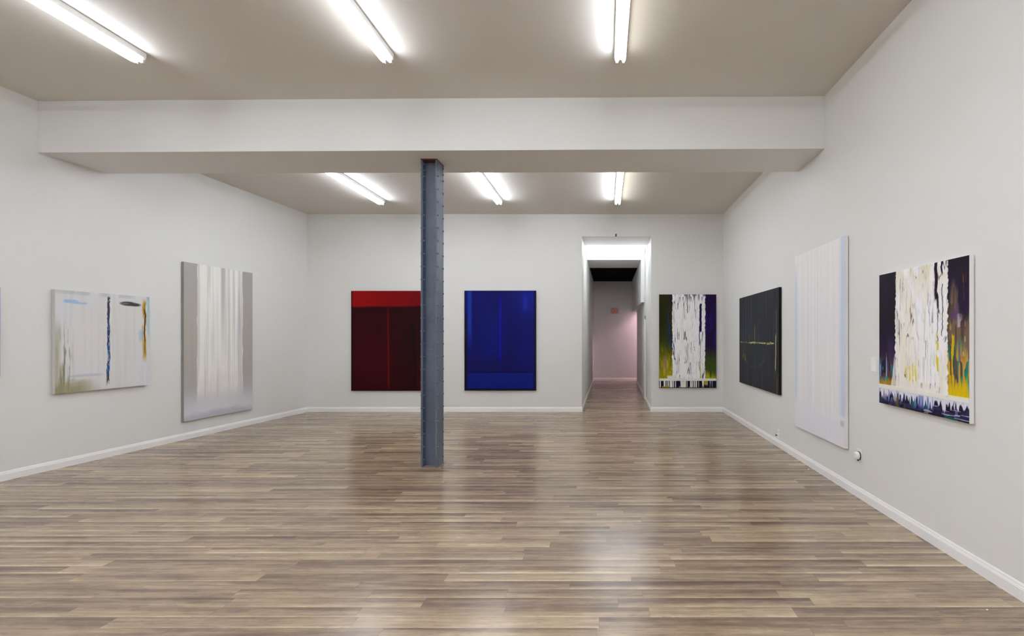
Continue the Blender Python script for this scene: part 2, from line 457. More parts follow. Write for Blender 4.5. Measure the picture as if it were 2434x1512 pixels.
def p_pale(U, V):
    c = np.zeros(U.shape + (3,)) + (222, 223, 228)
    c = lay(c, fbm(U * 3, V * 3, 1) * 1.2 - .2, (224, 221, 216))
    c = lay(c, band(U, .12, .5, .12) * band(V, .25, .8, .15) * .5, (228, 224, 218))
    c = lay(c, sm(.45, .8, fbm(U * 50, V * 2.2, 2)) * .16, (186, 188, 192))
    st = fbm(U * 60, V * 5, 3)
    c = lay(c, band(U, .02, .15, .03) * (1 - sm(.35, .75, V)) * sm(.42, .7, st) * .9, (140, 136, 110))
    c = lay(c, (1 - sm(.02, .07, U)) * (1 - sm(.5, .8, V)) * .55, (165, 160, 132))
    c = lay(c, (1 - sm(.25, .5, U + .1 * fbm(U * 20, V * 9, 5))) * (1 - sm(.05, .16, V + .1 * (fbm(U * 9, V * 20, 4) - .5))) * .85, (152, 147, 112))
    c = lay(c, band(U, .12, .45, .06) * band(V, .145, .17, .012) * .6, (176, 186, 196))
    c = lay(c, band(U, .08, .30, .02) * band(V, .875, .91, .012) * sm(.25, .6, fbm(U * 8, V * 60, 6)) * .9, (150, 186, 230))
    j = (fbm(V * 9, V * 0, 7) - .5) * .022
    wob = np.abs(U - .522 - j); wid = .008 + .009 * fbm(V * 25, U * 3, 8)
    ln = (1 - sm(wid * .6, wid * 1.4, wob)) * band(V, .06, .965, .012)
    c = lay(c, band(U, .49, .56, .015) * band(V, .08, .95, .03) * sm(.5, .7, fbm(U * 90, V * 6, 9)) * .6, (240, 240, 240))
    c = lay(c, ln * sm(.18, .3, fbm(U * 60, V * 30, 10)), (66, 70, 84))
    c = lay(c, ln * band(V, .15, .76, .05) * sm(.35, .6, fbm(U * 50, V * 14, 11)), (42, 82, 146))
    c = lay(c, ln * band(V, .2, .7, .1) * sm(.6, .72, fbm(U * 120, V * 40, 12)), (150, 190, 235))
    c = lay(c, band(U, .50, .512, .004) * band(V, .05, .2, .04) * .6, (90, 90, 96))
    sc = sm(.4, .62, fbm(U * 7, V * 75, 13))
    el = 1 - sm(.55, 1.0, np.sqrt(((U - .77) / .145) ** 2 + ((V - .905 + (U - .77) * .03) / .032) ** 2))
    c = lay(c, el * sc, (62, 62, 60)); c = lay(c, el * .35, (96, 96, 94))
    u2 = U - (fbm(V * 8, V * 0, 14) - .5) * .03
    oc = band(u2, .915, .962, .008) * band(V, .30, .94, .06) * sm(.2, .45, fbm(U * 40, V * 7, 15))
    c = lay(c, oc * (V > .5) + oc * .7 * (V <= .5), (196, 146, 44))
    c = lay(c, band(u2, .935, .95, .006) * band(V, .38, .90, .08) * sm(.3, .5, fbm(U * 60, V * 9, 16)), (58, 44, 24))
    c = lay(c, band(U, .87, .915, .012) * band(V, .5, .62, .03) * .8, (166, 198, 222))
    c = lay(c, sm(.962, .98, U) * sm(.4, .7, V) * .7, (150, 196, 218))
    c = lay(c, band(V, .965, 1.1, .01) * sm(.4, .6, fbm(U * 14, V * 2, 18)) * .3, (160, 166, 170))
    return c, fbm(U * 40, V * 30, 19) * .5 + ln * .8

def p_greyfall(U, V):
    c = np.zeros(U.shape + (3,)) + (176, 172, 168)
    c = lay(c, band(V, .2, .7, .2) * (fbm(U * 30, V * 1.5, 1)) * .9, (186, 177, 166))
    c = lay(c, (1 - sm(.0, .35, V)) * .9, (192, 192, 200))
    mid = band(U + (fbm(V * 14, U * 2, 2) - .5) * .02, .168, .835, .006)
    s1 = fbm(U * 26, V * 1.3, 3, 4); s2 = fbm(U * 80, V * 2.0, 4)
    w = np.zeros_like(c) + (242, 240, 235)
    w = lay(w, sm(.50, .72, s1) * .62, (200, 197, 194))
    w = lay(w, sm(.60, .8, s2) * .45, (196, 196, 200))
    w = lay(w, sm(.62, .8, fbm(U * 55, V * 1.1, 12)) * .7, (247, 246, 243))
    w = lay(w, band(U, .50, .555, .012) * sm(.25, .95, V) * .75, (178, 173, 169))
    w = lay(w, band(U, .31, .35, .01) * sm(.7, 1, V) * .5, (190, 187, 182))
    w = lay(w, band(U, .76, .80, .012) * band(V, .2, .95, .2) * sm(.35, .6, fbm(U * 70, V * 3, 5)) * .55, (176, 176, 182))
    fade = sm(.10, .30, V + .15 * (fbm(U * 25, V * 2, 6) - .5))
    m = mid * np.maximum(fade, sm(.05, .2, V) * .9)
    c = c * (1 - m[..., None]) + w * m[..., None]
    spread = band(U, -.1, 1.1, .01) * (1 - sm(.06, .26, V + .10 * np.abs(U - .5))) 
    c = lay(c, spread * .8, (226, 226, 232))
    c = lay(c, (1 - sm(.0, .055, V + .05 * (fbm(U * 8, V * 30, 7) - .5))) * .8, (178, 180, 192))
    return c, mid * .8 * sm(.1, .3, V) + fbm(U * 60, V * 4, 8) * mid * .8

def p_red(U, V):
    c = np.zeros(U.shape + (3,)) + (52, 2, 9)
    c = lay(c, fbm(U * 3, V * 3, 1) * 1.3 - .3, (38, 5, 12))
    c = lay(c, band(U, .05, .5, .2) * band(V, .1, .5, .2) * .5, (68, 2, 15))
    c = lay(c, sm(.55, .8, U) * band(V, .3, .78, .15) * .55, (34, 9, 12))
    top = sm(.825, .85, V + (fbm(U * 6, V * 3, 2) - .5) * .02 - .012 * U)
    c = lay(c, band(V, .76, .84, .03) * .4, (36, 7, 10))
    c = lay(c, top, (138, 8, 10)); c = lay(c, top * sm(.2, 1., U) * .6, (96, 5, 12))
    c = lay(c, top * (1 - sm(.0, .45, U)) * .6, (158, 16, 14)); c = lay(c, top * (fbm(U * 8, V * 30, 5) - .35) * .5, (110, 6, 12))
    k = .507 + .012 * (1 - V)
    ln = np.exp(-((U - k) / .006) ** 2) * band(V, .03, .8, .04)
    c = lay(c, ln * (.45 + .5 * (1 - V)), (150, 14, 12)); c = lay(c, np.exp(-((U - k) / .02) ** 2) * band(V, .03, .9, .05) * .3, (110, 8, 14))
    kk = .86 + .045 * (1 - sm(.2, .75, V)) - .02
    c = lay(c, np.exp(-((U - kk) / .025) ** 2) * (1 - sm(.6, .75, V)) * .9, (22, 10, 10))
    c = lay(c, np.exp(-((U - kk + .07) / .05) ** 2) * (1 - sm(.45, .8, V)) * .5, (34, 6, 10))
    c = lay(c, 1 - sm(.004, .02, U), (12, 4, 5)); c = lay(c, 1 - sm(.0, .012, V), (14, 4, 5))
    return c, fbm(U * 30, V * 30, 3) * .3

def p_blue(U, V):
    c = np.zeros(U.shape + (3,)) + (12, 19, 100)
    c = lay(c, fbm(U * 3.2, V * 2.4, 1) * 1.4 - .35, (18, 18, 86))
    c = lay(c, band(U, .3, .5, .15) * band(V, .3, .75, .2) * .6, (14, 27, 124))
    c = lay(c, sm(.55, 1, U) * sm(.55, .95, V) * .6, (24, 36, 156))
    c = lay(c, band(U, .82, .88, .03) * band(V, .8, .95, .05) * .6, (30, 50, 180))
    c = lay(c, band(U, .045, .10, .02) * sm(.35, .65, V) * .8, (28, 60, 164))
    c = lay(c, np.exp(-((U - .495 - .01 * V) / .018) ** 2) * band(V, .1, .95, .08) * (.4 + .5 * fbm(U * 5, V * 9, 2)), (16, 14, 186))
    c = lay(c, band(V, .17, .32, .08) * .6 * (1 - sm(.5, 1.1, U)), (20, 18, 78))
    low = band(V, .025, .175, .006) * band(U, .05, .95, .02)
    c = lay(c, low, (13, 31, 122)); c = lay(c, low * fbm(U * 6, V * 22, 3) * .6, (12, 24, 110))
    c = lay(c, np.exp(-((V - .185) / .008) ** 2) * .6, (14, 12, 66))
    dark = (1 - sm(.02, .045 , U)) * (1 - sm(.68, .80, V)); dark = np.maximum(dark, 1 - sm(.004, .016, U))
    c = lay(c, dark, (20, 13, 26)); c = lay(c, band(U, .0, .03, .006) * band(V, .5, .62, .05) * .7, (52, 30, 30))
    c = lay(c, sm(.965, .985, U), (18, 14, 44)); c = lay(c, 1 - sm(.008, .026, V), (16, 10, 34)); c = lay(c, sm(.985, 1, V) * .7, (16, 14, 60))
    c = lay(c, (fbm(U * 40, V * 40, 4) - .4) * .2, (30, 40, 150))
    return c, fbm(U * 30, V * 30, 5) * .3

def waterfall(c, h, U, V, a, b, seed, cream, inner_dark, dens=.62, grain=1.0):
    ea = a + (fbm(V * 45, U * 0 + 3, seed) - .5) * .022 + (fbm(V * 9, U * 0 + 7, seed + 1) - .5) * .015
    eb = b + (fbm(V * 45, U * 0 + 9, seed + 2) - .5) * .022
    m = ((U > ea) & (U < eb)).astype(float)
    w = np.zeros_like(c) + (250, 250, 251)
    w = lay(w, sm(.45, .75, fbm(U * 12, V * 3, seed + 3)) * .6, cream)
    wob = (fbm(U * 8, V * 26, seed + 4) - .5) * .4
    ln1 = np.abs(.72 * vn(U * 26 * grain + wob, V * 2.6, seed + 5) + .28 * vn(U * 80 * grain, V * 5, seed + 15) - .5)
    on1 = sm(.50, .58, vn(U * 30, V * 9, seed + 6))
    gap = (1 - sm(.014, .032, ln1)) * on1
    ln2 = np.abs(vn(U * 44 * grain + wob, V * 5, seed + 9) - .5)
    gap2 = (1 - sm(.03, .08, ln2)) * sm(.45, .6, vn(U * 24, V * 14, seed + 10))
    w = lay(w, sm(.6, .8, vn(U * 60 * grain, V * 16, seed + 7)) * .14, (190, 188, 184))
    w = lay(w, gap2 * .35, (168, 166, 170))
    w = lay(w, gap * .85, inner_dark)
    c = c * (1 - m[..., None]) + w * m[..., None]
    h = h + m * (1.2 + 1.6 * vn(U * 48 * grain, V * 22, seed + 8) - gap * 1.4)
    return c, h, m

def p_white_olive(U, V):
    c = np.zeros(U.shape + (3,)) + (36, 38, 8); h = fbm(U * 40, V * 20, 1) * .4
    g = 1 - sm(.12, .55, V + .12 * (fbm(U * 20, V * 5, 2) - .5))
    c = lay(c, (1 - sm(.2, .8, V)) * .8, (72, 80, 8))
    c = lay(c, g * .9, (160, 150, 12))
    c = lay(c, band(U, .06, .15, .02) * band(V, .16, .33, .04) * .75, (158, 126, 104))
    c = lay(c, band(U, .12, .25, .04) * band(V, .38, .85, .05) * sm(.45, .6, fbm(U * 40, V * 8, 3)) * .9, (28, 52, 112))
    c = lay(c, band(U, .17, .25, .015) * sm(.9, .98, V) * .8, (32, 24, 66))
    c = lay(c, sm(.55, .7, fbm(U * 50, V * 12, 4)) * g * .6, (206, 196, 40))
    rt = sm(.79, .80, U)
    c = lay(c, rt, (34, 12, 58))
    c = lay(c, rt * sm(.5, .7, fbm(U * 22, V * 6, 5)) * band(V, .4, .85, .1) * .7, (36, 30, 110))
    c = lay(c, rt * (1 - sm(.25, .48, V + .1 * (fbm(U * 20, V * 8, 6) - .5))) * .85, (62, 84, 20))
    c = lay(c, rt * (1 - sm(.09, .2, V + .12 * (fbm(U * 30, V * 8, 7) - .5))) * .9, (190, 176, 24))
    c, h, m = waterfall(c, h, U, V, .228, .805, 20, (244, 238, 244), (96, 92, 110), .66, .9)
    c = lay(c, sm(.9, 1, V) * m * sm(.5, .7, vn(U * 36, V * 22, 8)) * .8, (92, 90, 108))
    j = (fbm(V * 30, U * 0, 9) - .5) * .014
    dr = band(U + j, .705, .742, .004) * band(V, .60, .90, .01)
    dr = np.maximum(dr, band(U + j, .698, .71, .003) * band(V, .46, .66, .02)); dr = np.maximum(dr, band(U + j, .715, .722, .002) * band(V, .2, .5, .02) * .8)
    c = lay(c, dr, (22, 14, 66)); h = h - dr * 1.2
    c = lay(c, band(U + j, .712, .725, .003) * band(V, .1, .28, .02) * .9, (186, 178, 40))
    c = lay(c, np.abs(U - .492 - j) < .006 * (V > .8), (90, 86, 100))
    foot = band(V, .075, .100, .004); c = lay(c, foot * 1.0, (232, 232, 226)); c = lay(c, band(V, .09, .13, .01) * band(U, .14, .3, .02), (232, 232, 224))
    low = (V < .075).astype(float)
    c = lay(c, low, (234, 232, 226))
    s = vn(U * 84, V * 5, 10); c = lay(c, low * sm(.46, .54, s + .05 * (.075 - V) / .075), (24, 18, 44))
    c = lay(c, low * (vn(U * 17, V * 18, 12) > .70), (176, 158, 28))
    c = lay(c, low * band(U, .93, 1.01, .01), (30, 20, 48)); c = lay(c, low * (1 - sm(.0, .01, V)) * .8, (24, 18, 36))
    return c, h + foot

def p_black(U, V):
    c = np.zeros(U.shape + (3,)) + (44, 46, 52)
    c = lay(c, sm(.5, .75, fbm(U * 34, V * 1.6, 1)) * .6, (72, 75, 82))
    c = lay(c, sm(.5, .8, fbm(U * 90, V * 2, 2)) * .6, (24, 24, 28))
    c = lay(c, band(V, .5, .75, .1) * band(U, .02, .5, .15) * fbm(U * 9, V * 5, 3) * .5, (52, 58, 78))
    r = np.sqrt(((U - .42) / .30) ** 2 + ((V - .40) / .19) ** 2)
    arc = np.exp(-((r - 1) / .07) ** 2) * (V < .42)
    c = lay(c, arc * sm(.3, .6, fbm(U * 30, V * 12, 4)) * .5, (72, 78, 78))
    c = lay(c, (1 - sm(.8, 1.3, r)) * .2, (48, 54, 58))
    yl = .478 + (fbm(U * 12, V * 0, 5) - .5) * .012
    ln = (1 - sm(.003, .009, np.abs(V - yl))) * band(U, .04, .9, .02) * sm(.3, .5, vn(U * 60, V * 60, 6))
    c = lay(c, ln * (.55 + .45 * sm(.4, .6, vn(U * 9, V * 0, 7))), (206, 206, 140))
    blot = (1 - sm(.006, .016, np.abs(V - yl + .002))) * np.maximum(band(U, .34, .48, .03), band(U, .62, .86, .03)) * sm(.45, .62, vn(U * 34, V * 90, 8))
    c = lay(c, blot, (196, 192, 96))
    c = lay(c, band(U, .30, .31, .004) * band(V, .47, .57, .01) * .6, (120, 116, 60)); c = lay(c, np.abs(U - .45) < .006 * band(V, .5, .66, .04), (128, 122, 66)) 
    c = lay(c, band(U, .535, .545, .003) * band(V, .48, .56, .02) * .6, (110, 108, 60))
    tri = band(U, .10, .20, .015) * band(V, .26, .44, .02) * (np.abs(U - .145) < (.46 - V) * .33)
    c = lay(c, tri * sm(.4, .65, fbm(U * 50, V * 16, 9)), (116, 116, 48))
    j = (fbm(V * 8, U * 0, 10) - .5) * .02
    g = (1 - sm(.004, .011, np.abs(U - .935 - j * .5))) * band(V, .22, .56, .03)
    c = lay(c, g * .9, (196, 190, 140))
    c = lay(c, (1 - sm(.003, .01, np.abs(U - .955 - j))) * band(V, .5, .8, .04) * .6, (128, 130, 128))
    c = lay(c, (1 - sm(.003, .01, np.abs(U - .925 - j))) * band(V, .58, .82, .06) * .5, (110, 110, 110))
    c = lay(c, (1 - sm(.004, .016, np.abs(U - .965))) * (1 - sm(.1, .24, V)) * .8, (112, 100, 30))
    return c, fbm(U * 80, V * 6, 11) * .6 + ln * .7

def p_white(U, V):
    c = np.zeros(U.shape + (3,)) + (238, 238, 241)
    c = lay(c, sm(.45, .7, fbm(U * 24, V * .9, 1)) * .35, (220, 224, 234))
    c = lay(c, sm(.5, .75, fbm(U * 32, V * .7, 2)) * .45, (244, 238, 233))
    c = lay(c, sm(.6, .75, fbm(U * 90, V * 1.6, 3)) * .25, (208, 212, 224))
    c = lay(c, sm(.6, .8, fbm(U * 60, V * 1.2, 4)) * .6, (250, 250, 251))
    c = lay(c, sm(.55, 1, V) * .35, (244, 241, 236))
    c = lay(c, (1 - sm(.01, .09, U)) * band(V, .14, .9, .1) * .75, (200, 214, 236))
    c = lay(c, sm(.905, .955, U) * sm(.13, .16, V) * .65, (188, 208, 238))
    e = .155 - .03 * U + (fbm(U * 30, V * 0, 6) - .5) * .02
    c = lay(c, (1 - sm(e - .03, e + .03, V)) * .8, (234, 233, 243))
    c = lay(c, np.exp(-((V - e) / .004) ** 2) * sm(.4, .9, U) * .7, (242, 242, 244))
    c = lay(c, band(U, .93, .99, .01) * band(V, .100, .128, .008) * .5, (170, 170, 186))
    return c, fbm(U * 80, V * 3, 7) * .7

def p_cascade(U, V):
    c = np.zeros(U.shape + (3,)) + (32, 24, 38); h = fbm(U * 40, V * 20, 1) * .5
    c = lay(c, sm(.4, .7, fbm(U * 8, V * 3, 2)) * .5, (40, 30, 70))
    lf = (U < .3).astype(float); s = vn(U * 48, V * 7, 3); s2 = vn(U * 38, V * 11, 4)
    z = lf * (1 - sm(.30, .46, V + .16 * (fbm(U * 24, V * 4, 5) - .5) + .5 * np.abs(U - .08)))
    c = lay(c, z * (s > .30), (88, 60, 56)); c = lay(c, z * (s > .52) * (V < .36), (44, 104, 150)); c = lay(c, z * (s > .74), (178, 172, 192)); c = lay(c, z * (s2 > .78) * (V < .32), (28, 128, 112))
    c = lay(c, lf * band(U, .12, .2, .02) * band(V, .33, .5, .04) * .5, (66, 52, 96))
    c = lay(c, lf * (1 - sm(.17, .215, V + .05 * (s - .5))) * .9, (176, 130, 28))
    rt = sm(.80, .805, U)
    z = rt * (1 - sm(.52, .72, V + .2 * (fbm(U * 26, V * 5, 6) - .5) - .18 * np.exp(-((U - .86) / .05) ** 2)))
    c = lay(c, z * .9, (92, 74, 62)); c = lay(c, z * sm(.5, .6, vn(U * 52, V * 9, 7)) * .8, (128, 104, 84))
    c = lay(c, rt * band(U, .84, .90, .02) * band(V, .62, .72, .02) * sm(.3, .6, vn(U * 30, V * 20, 8)) * .8, (84, 60, 116))
    c = lay(c, z * (vn(U * 60, V * 22, 9) > .70) * (V > .4) * band(U, .9, .97, .01), (176, 168, 180))
    z2 = rt * (1 - sm(.36, .5, V + .12 * (vn(U * 20, V * 6, 10) - .5)))
    c = lay(c, z2 * sm(.48, .56, vn(U * 58, V * 9, 11)) * sm(.86, .95, U), (88, 156, 192))
    c = lay(c, z2 * sm(.60, .66, vn(U * 64, V * 12, 12)), (20, 128, 116)); c = lay(c, z2 * sm(.60, .66, vn(U * 60, V * 10, 13)), (196, 150, 60))
    c = lay(c, rt * (vn(U * 80, V * 12, 14) > .62) * band(U, .805, .87, .008) * band(V, .1, .58, .04), (208, 178, 20))
    c = lay(c, rt * (1 - sm(.19, .27, V + .16 * (vn(U * 62, V * 7, 15) - .5))) * .95, (222, 188, 14))
    c = lay(c, rt * band(U, .94, .98, .01) * (vn(U * 110, V * 16, 16) > .70) * band(V, .5, .9, .05) * .6, (130, 78, 24))
    c, h, m = waterfall(c, h, U, V, .232, .812, 40, (240, 230, 206), (112, 106, 112), .60, 1.1)
    c = lay(c, m * sm(.7, 1, V) * sm(.35, .6, fbm(U * 14, V * 6, 17)) * .55, (226, 216, 186))
    j = (fbm(V * 26, U * 0, 18) - .5) * .016
    n = band(U + j, .682, .712, .003) * sm(.75, .77, V); n = np.maximum(n, band(U + j, .705, .722, .003) * band(V, .70, .80, .01)); n = np.maximum(n, band(U + j, .712, .718, .002) * band(V, .48, .72, .02))
    n = np.maximum(n, band(U + j * 1.4, .748, .764, .003) * sm(.9, .94, V)); n = np.maximum(n, band(U + j * 1.6, .757, .764, .002) * band(V, .52, .92, .03) * (vn(U * 3, V * 24, 19) > .45))
    c = lay(c, n, (34, 24, 44)); h = h - n * 1.5
    c = lay(c, m * band(U + j, .705, .725, .005) * band(V, .14, .55, .03) * (vn(U * 60, V * 22, 21) > .48), (222, 202, 60))
    for q, (uu, v0, v1) in enumerate(((.40, .2, .31), (.44, .18, .33), (.47, .17, .32), (.36, .22, .30))):
        c = lay(c, m * band(U + j, uu, uu + .018, .005) * band(V, v0, v1, .015) * (vn(U * 50, V * 26, 22 + q) > .35) * .85, (228, 208, 84))
    c = lay(c, 1 - sm(.6, 1, np.sqrt(((U - .545) / .014) ** 2 + ((V - .185) / .022) ** 2)), (146, 116, 88))
    c = lay(c, band(U, .02, .24, .02) * band(V + .06 * (vn(U * 70, V * 4, 44) - .5), .12, .12 + .30 * np.clip((U - .16) / .07, 0, 1), .01) * (.5 + .5 * vn(U * 60, V * 12, 45)), (232, 228, 222))
    low = (V < .135).astype(float)
    depth = .012 + .085 * vn(U * 86, U * 0, 30) * (1 - .5 * sm(.7, 1, U)) + .02 * vn(U * 160, U * 0, 31)
    c = lay(c, low, (34, 26, 52)); c = lay(c, low * sm(.5, .7, vn(U * 10, V * 60, 32)) * .6, (48, 60, 104)); c = lay(c, low * (vn(U * 15, V * 20, 33) > .76) * .8, (30, 96, 104))
    c = lay(c, low * band(U, .12, .4, .05) * (vn(U * 20, V * 16, 37) > .6) * .8, (96, 80, 34))
    c = lay(c, low * sm(-.008, .008, V - (.135 - depth)), (226, 226, 238))
    c = lay(c, low * (vn(U * 60, V * 5, 34) > .72) * band(V, .03, .12, .02) * .7, (110, 128, 196))
    c = lay(c, low * (V < .07) * (vn(U * 10, V * 150, 35) > .80) * (U > .55) * .8, (190, 186, 196))
    c = lay(c, band(V, .118, .150, .006), (238, 236, 230)); c = lay(c, band(V, .13, .20, .015) * band(U, .22, .8, .05) * .6, (240, 236, 226))
    return c, h + band(V, .118, .150, .006)

def p_edge(U, V):
    c = np.zeros(U.shape + (3,)) + (206, 206, 210)
    c = lay(c, sm(.4, .7, fbm(U * 12, V * 4, 1)) * .6, (224, 222, 218))
    c = lay(c, sm(.93, 1, U) * sm(.35, .5, V) * .7, (176, 172, 226))
    c = lay(c, sm(.93, 1, U) * (1 - sm(.35, .5, V)) * .6, (184, 200, 196))
    return c, fbm(U * 30, V * 20, 2) * .5

def paint_material():
    m = NT('oil_paint')
    at = m.n('ShaderNodeAttribute'); at.attribute_name = 'paint'
    tc = m.n('ShaderNodeTexCoord').outputs['Object']
    n = m.noise(tc, 220, 3, .6)
    c = m.mix(m.math('MULTIPLY', n, .25), at.outputs['Color'], m.mix(1.0, at.outputs['Color'], (.78, .78, .78), 'MULTIPLY'))
    m.l(c, m.b.inputs['Base Color']); m.b.inputs['Roughness'].default_value = 0.55
    m.b.inputs['Specular IOR Level'].default_value = 0.10
    m.bump(n, 0.25, 0.002)
    return m.m
M_paint = paint_material()
ALB = 1.0
def painting(label, loc, rz, w, h, t, fn, edge_rgb, nx, ny, relief=0.0016):
    """loc = centre of the bottom edge on the wall plane; face looks along local -y"""
    loc = Vector(loc) + Matrix.Rotation(rz, 3, 'Z') @ Vector((0, -.002, 0))
    T = thing('painting', label, 'painting', loc, rz)
    gap = 0.006
    u, v = np.linspace(0, 1, nx), np.linspace(0, 1, ny)
    U, V = np.meshgrid(u, v)
    c, hh = fn(U, V)
    c = lin_np(c) * ALB
    hh = np.clip(hh, -1, 4) * relief
    fade = np.minimum(1, np.minimum(np.minimum(U, 1 - U) * nx / 3, np.minimum(V, 1 - V) * ny / 3))
    co = np.stack([(U - .5) * w, -t - .0015 - np.maximum(hh * fade, -.001), V * h], -1).reshape(-1, 3)
    idx = np.arange(nx * ny).reshape(ny, nx)
    q = np.stack([idx[:-1, :-1], idx[:-1, 1:], idx[1:, 1:], idx[1:, :-1]], -1).reshape(-1, 4)
    me = bpy.data.meshes.new('painted_canvas')
    me.vertices.add(len(co)); me.vertices.foreach_set('co', co.ravel())
    me.loops.add(q.size); me.loops.foreach_set('vertex_index', q.ravel().astype(np.int32))
    me.polygons.add(len(q)); me.polygons.foreach_set('loop_start', (np.arange(len(q)) * 4).astype(np.int32))
    me.polygons.foreach_set('loop_total', np.full(len(q), 4, np.int32))
    me.update(calc_edges=True)
    me.polygons.foreach_set('use_smooth', np.ones(len(q), bool))
    ca = me.color_attributes.new('paint', 'FLOAT_COLOR', 'POINT')
    rgba = np.concatenate([c.reshape(-1, 3), np.ones((nx * ny, 1))], 1)
    ca.data.foreach_set('color', rgba.ravel().astype(np.float32))
    me.materials.append(M_paint); me.validate()
    o = bpy.data.objects.new('painted_canvas', me); COL.objects.link(o); o.parent = T
    bm = B(); add_box(bm, -w / 2, w / 2, -t, -gap, 0, h)
    obj('canvas_edge', bm, simple('canvas_edge_paint', edge_rgb, .7, .05, 12, .2, spec=.12), T, bevel=0.0012)
    bm = B()                                           # stretcher bars behind
    for x0, x1, z0, z1 in ((-w / 2 + .03, -w / 2 + .07, .03, h - .03), (w / 2 - .07, w / 2 - .03, .03, h - .03), (-w / 2 + .07, w / 2 - .07, .03, .07), (-w / 2 + .07, w / 2 - .07, h - .07, h - .03)):
        add_box(bm, x0, x1, -gap, 0.0, z0, z1)
    obj('stretcher_bar', bm, simple('pine_bar', (196, 170, 130), .7), T)
    return T

def zof(y, Y): return H - (y - VY) * Y / F
# back wall
def back(label, x0, x1, yt, yb, fn, edge, t=.035):
    Y = YB - t
    X0, X1 = (x0 - VX) * Y / F, (x1 - VX) * Y / F
    z0, z1 = zof(yb, Y), zof(yt, Y)
    painting(label, ((X0 + X1) / 2, YB, z0), 0, X1 - X0, z1 - z0, t, fn, edge, 300, 380)
back('large dark red painting with a brighter red top band, hung behind the steel column', 835, 1006.5, 691.5, 929, p_red, (20, 8, 8))
back('large deep blue painting with a lower blue band, between column and corridor', 1104, 1274, 691, 928.5, p_blue, (16, 12, 30))
back('painting of a white drip curtain between olive and purple sides, right of the corridor', 1567, 1702.5, 700, 922, p_white_olive, (24, 20, 26))
# right wall: far edge pixel, near edge pixel
def right(label, xa, xb, ta, ba, tb, bb_, fn, edge, t, nx, ny, relief=.0016):
    X = XR - t
    Ya, Yb = X * F / (xa - VX), X * F / (xb - VX)
    z1 = (zof(ta, Ya) + zof(tb, Yb)) / 2; z0 = (zof(ba, Ya) + zof(bb_, Yb)) / 2
    painting(label, (XR, (Ya + Yb) / 2, z0), -math.pi / 2, Ya - Yb, z1 - z0, t, fn, edge, nx, ny, relief)
right('nearly square black painting with a thin broken pale line, on the right wall', 1758, 1852, 710.7, 909.5, 681, 937.5, p_black, (26, 25, 28), .036, 320, 280, .001)
right('very tall white painting with faint vertical pale blue streaks, on the right wall', 1890.5, 2009, 612, 1012, 558, 1066.8, p_white, (228, 224, 222), .038, 300, 420, .001)
right('black and white cascade painting with yellow and turquoise patches, nearest on right wall', 2091, 2305, 656, 958, 604.5, 1006.3, p_cascade, (232, 228, 226), .036, 480, 520, .002)
# left wall: near edge pixel first
def left(label, xa, xb, ta, ba, tb, bb_, fn, edge, t, nx, ny, relief=.0012):
    def sol(x):
        o = x - VX; return (-(6.0 + .062 * YB) + t) / (o / F - .062)
    Ya, Yb = sol(xa), sol(xb)
    z1 = (zof(ta, Ya) + zof(tb, Yb)) / 2; z0 = (zof(ba, Ya) + zof(bb_, Yb)) / 2
    Ym = (Ya + Yb) / 2
    painting(label, (xl(Ym), Ym, z0), math.pi / 2 - ang, (Yb - Ya) / math.cos(ang), z1 - z0, t, fn, edge, nx, ny, relief)
left('small pale grey painting with a dark blue centre line, on the left wall', 131, 355, 686, 937, 708, 914.5, p_pale, (206, 204, 200), .045, 380, 440)
left('tall grey painting with a broad white streaked column, on the left wall', 437, 600, 620, 1003.5, 651, 971, p_greyfall, (150, 147, 144), .040, 320, 480)
left('pale painting cut off by the left edge of the view, bluish right edge', -260, 1.5, 655, 925, 690, 884, p_edge, (206, 206, 210), .04, 120, 120)

# ------------------------------------------------------------------ small things on the walls
M_plate = simple('white_plastic', (240, 240, 238), .35)
M_dark = simple('black_plastic', (20, 20, 20), .5)
def outlet(label, x, y, z, rz, group=None):
    t = thing('wall_outlet', label, 'outlet', (x, y, z), rz, group)
    bm = B(); add_box(bm, -.036, .036, -.006, 0, -.058, .058); obj('cover_plate', bm, M_plate, t, bevel=.002)
    for s in (-1, 1):
        bm = B(); add_box(bm, -.017, .017, -.009, -.006, s * .024 - .014, s * .024 + .014); k = obj('socket', bm, M_plate, t, bevel=.001)
        bm = B()
        for sx in (-.006, .006): add_box(bm, sx - .0012, sx + .0012, -.0096, -.0088, s * .024 - .004, s * .024 + .006)
        obj('slot', bm, M_dark, k)
    return t
outlet('white wall outlet low on the right wall below the black painting', XR, 6.62, zof(1031, 6.62), -math.pi / 2)
t = thing('plug_adapter', 'small dark plug with pale cap in the outlet below the black painting', 'plug', (XR - .0102, 6.61, zof(1034.5, 6.6)), -math.pi / 2)
bm = B(); add_box(bm, -.014, .014, -.022, 0, -.012, .012); obj('plug_body', bm, M_plate, t, bevel=.003)
bm = B(); add_tube(bm, (0, -.040, -.002), (0, -.022, -.002), .009, 14); obj('plug_cap', bm, M_dark, t)
Yo = XR * F / (2044 - VX)
outlet('white wall outlet low on the right wall between the tall white and the cascade painting', XR, Yo, zof(1083, Yo), -math.pi / 2)
t = thing('night_light', 'round white night light plugged into the outlet below the cascade painting', 'night light', (XR - .0102, Yo, zof(1083, Yo)), -math.pi / 2)
bm = B(); add_tube(bm, (0, -.036, 0), (0, 0, 0), .036, 28, True, (0, .15, .7, 1), [.024, .033, .037, .034]); obj('night_light_body', bm, M_plate, t)
bm = B(); add_tube(bm, (0, -.006, 0), (0, -.0005, 0), .040, 28); obj('gasket', bm, M_dark, t)
bm = B(); add_tube(bm, (0, -.012, -.043), (0, -.004, -.043), .007, 12); obj('sensor', bm, M_dark, t)
Yw = 4.27
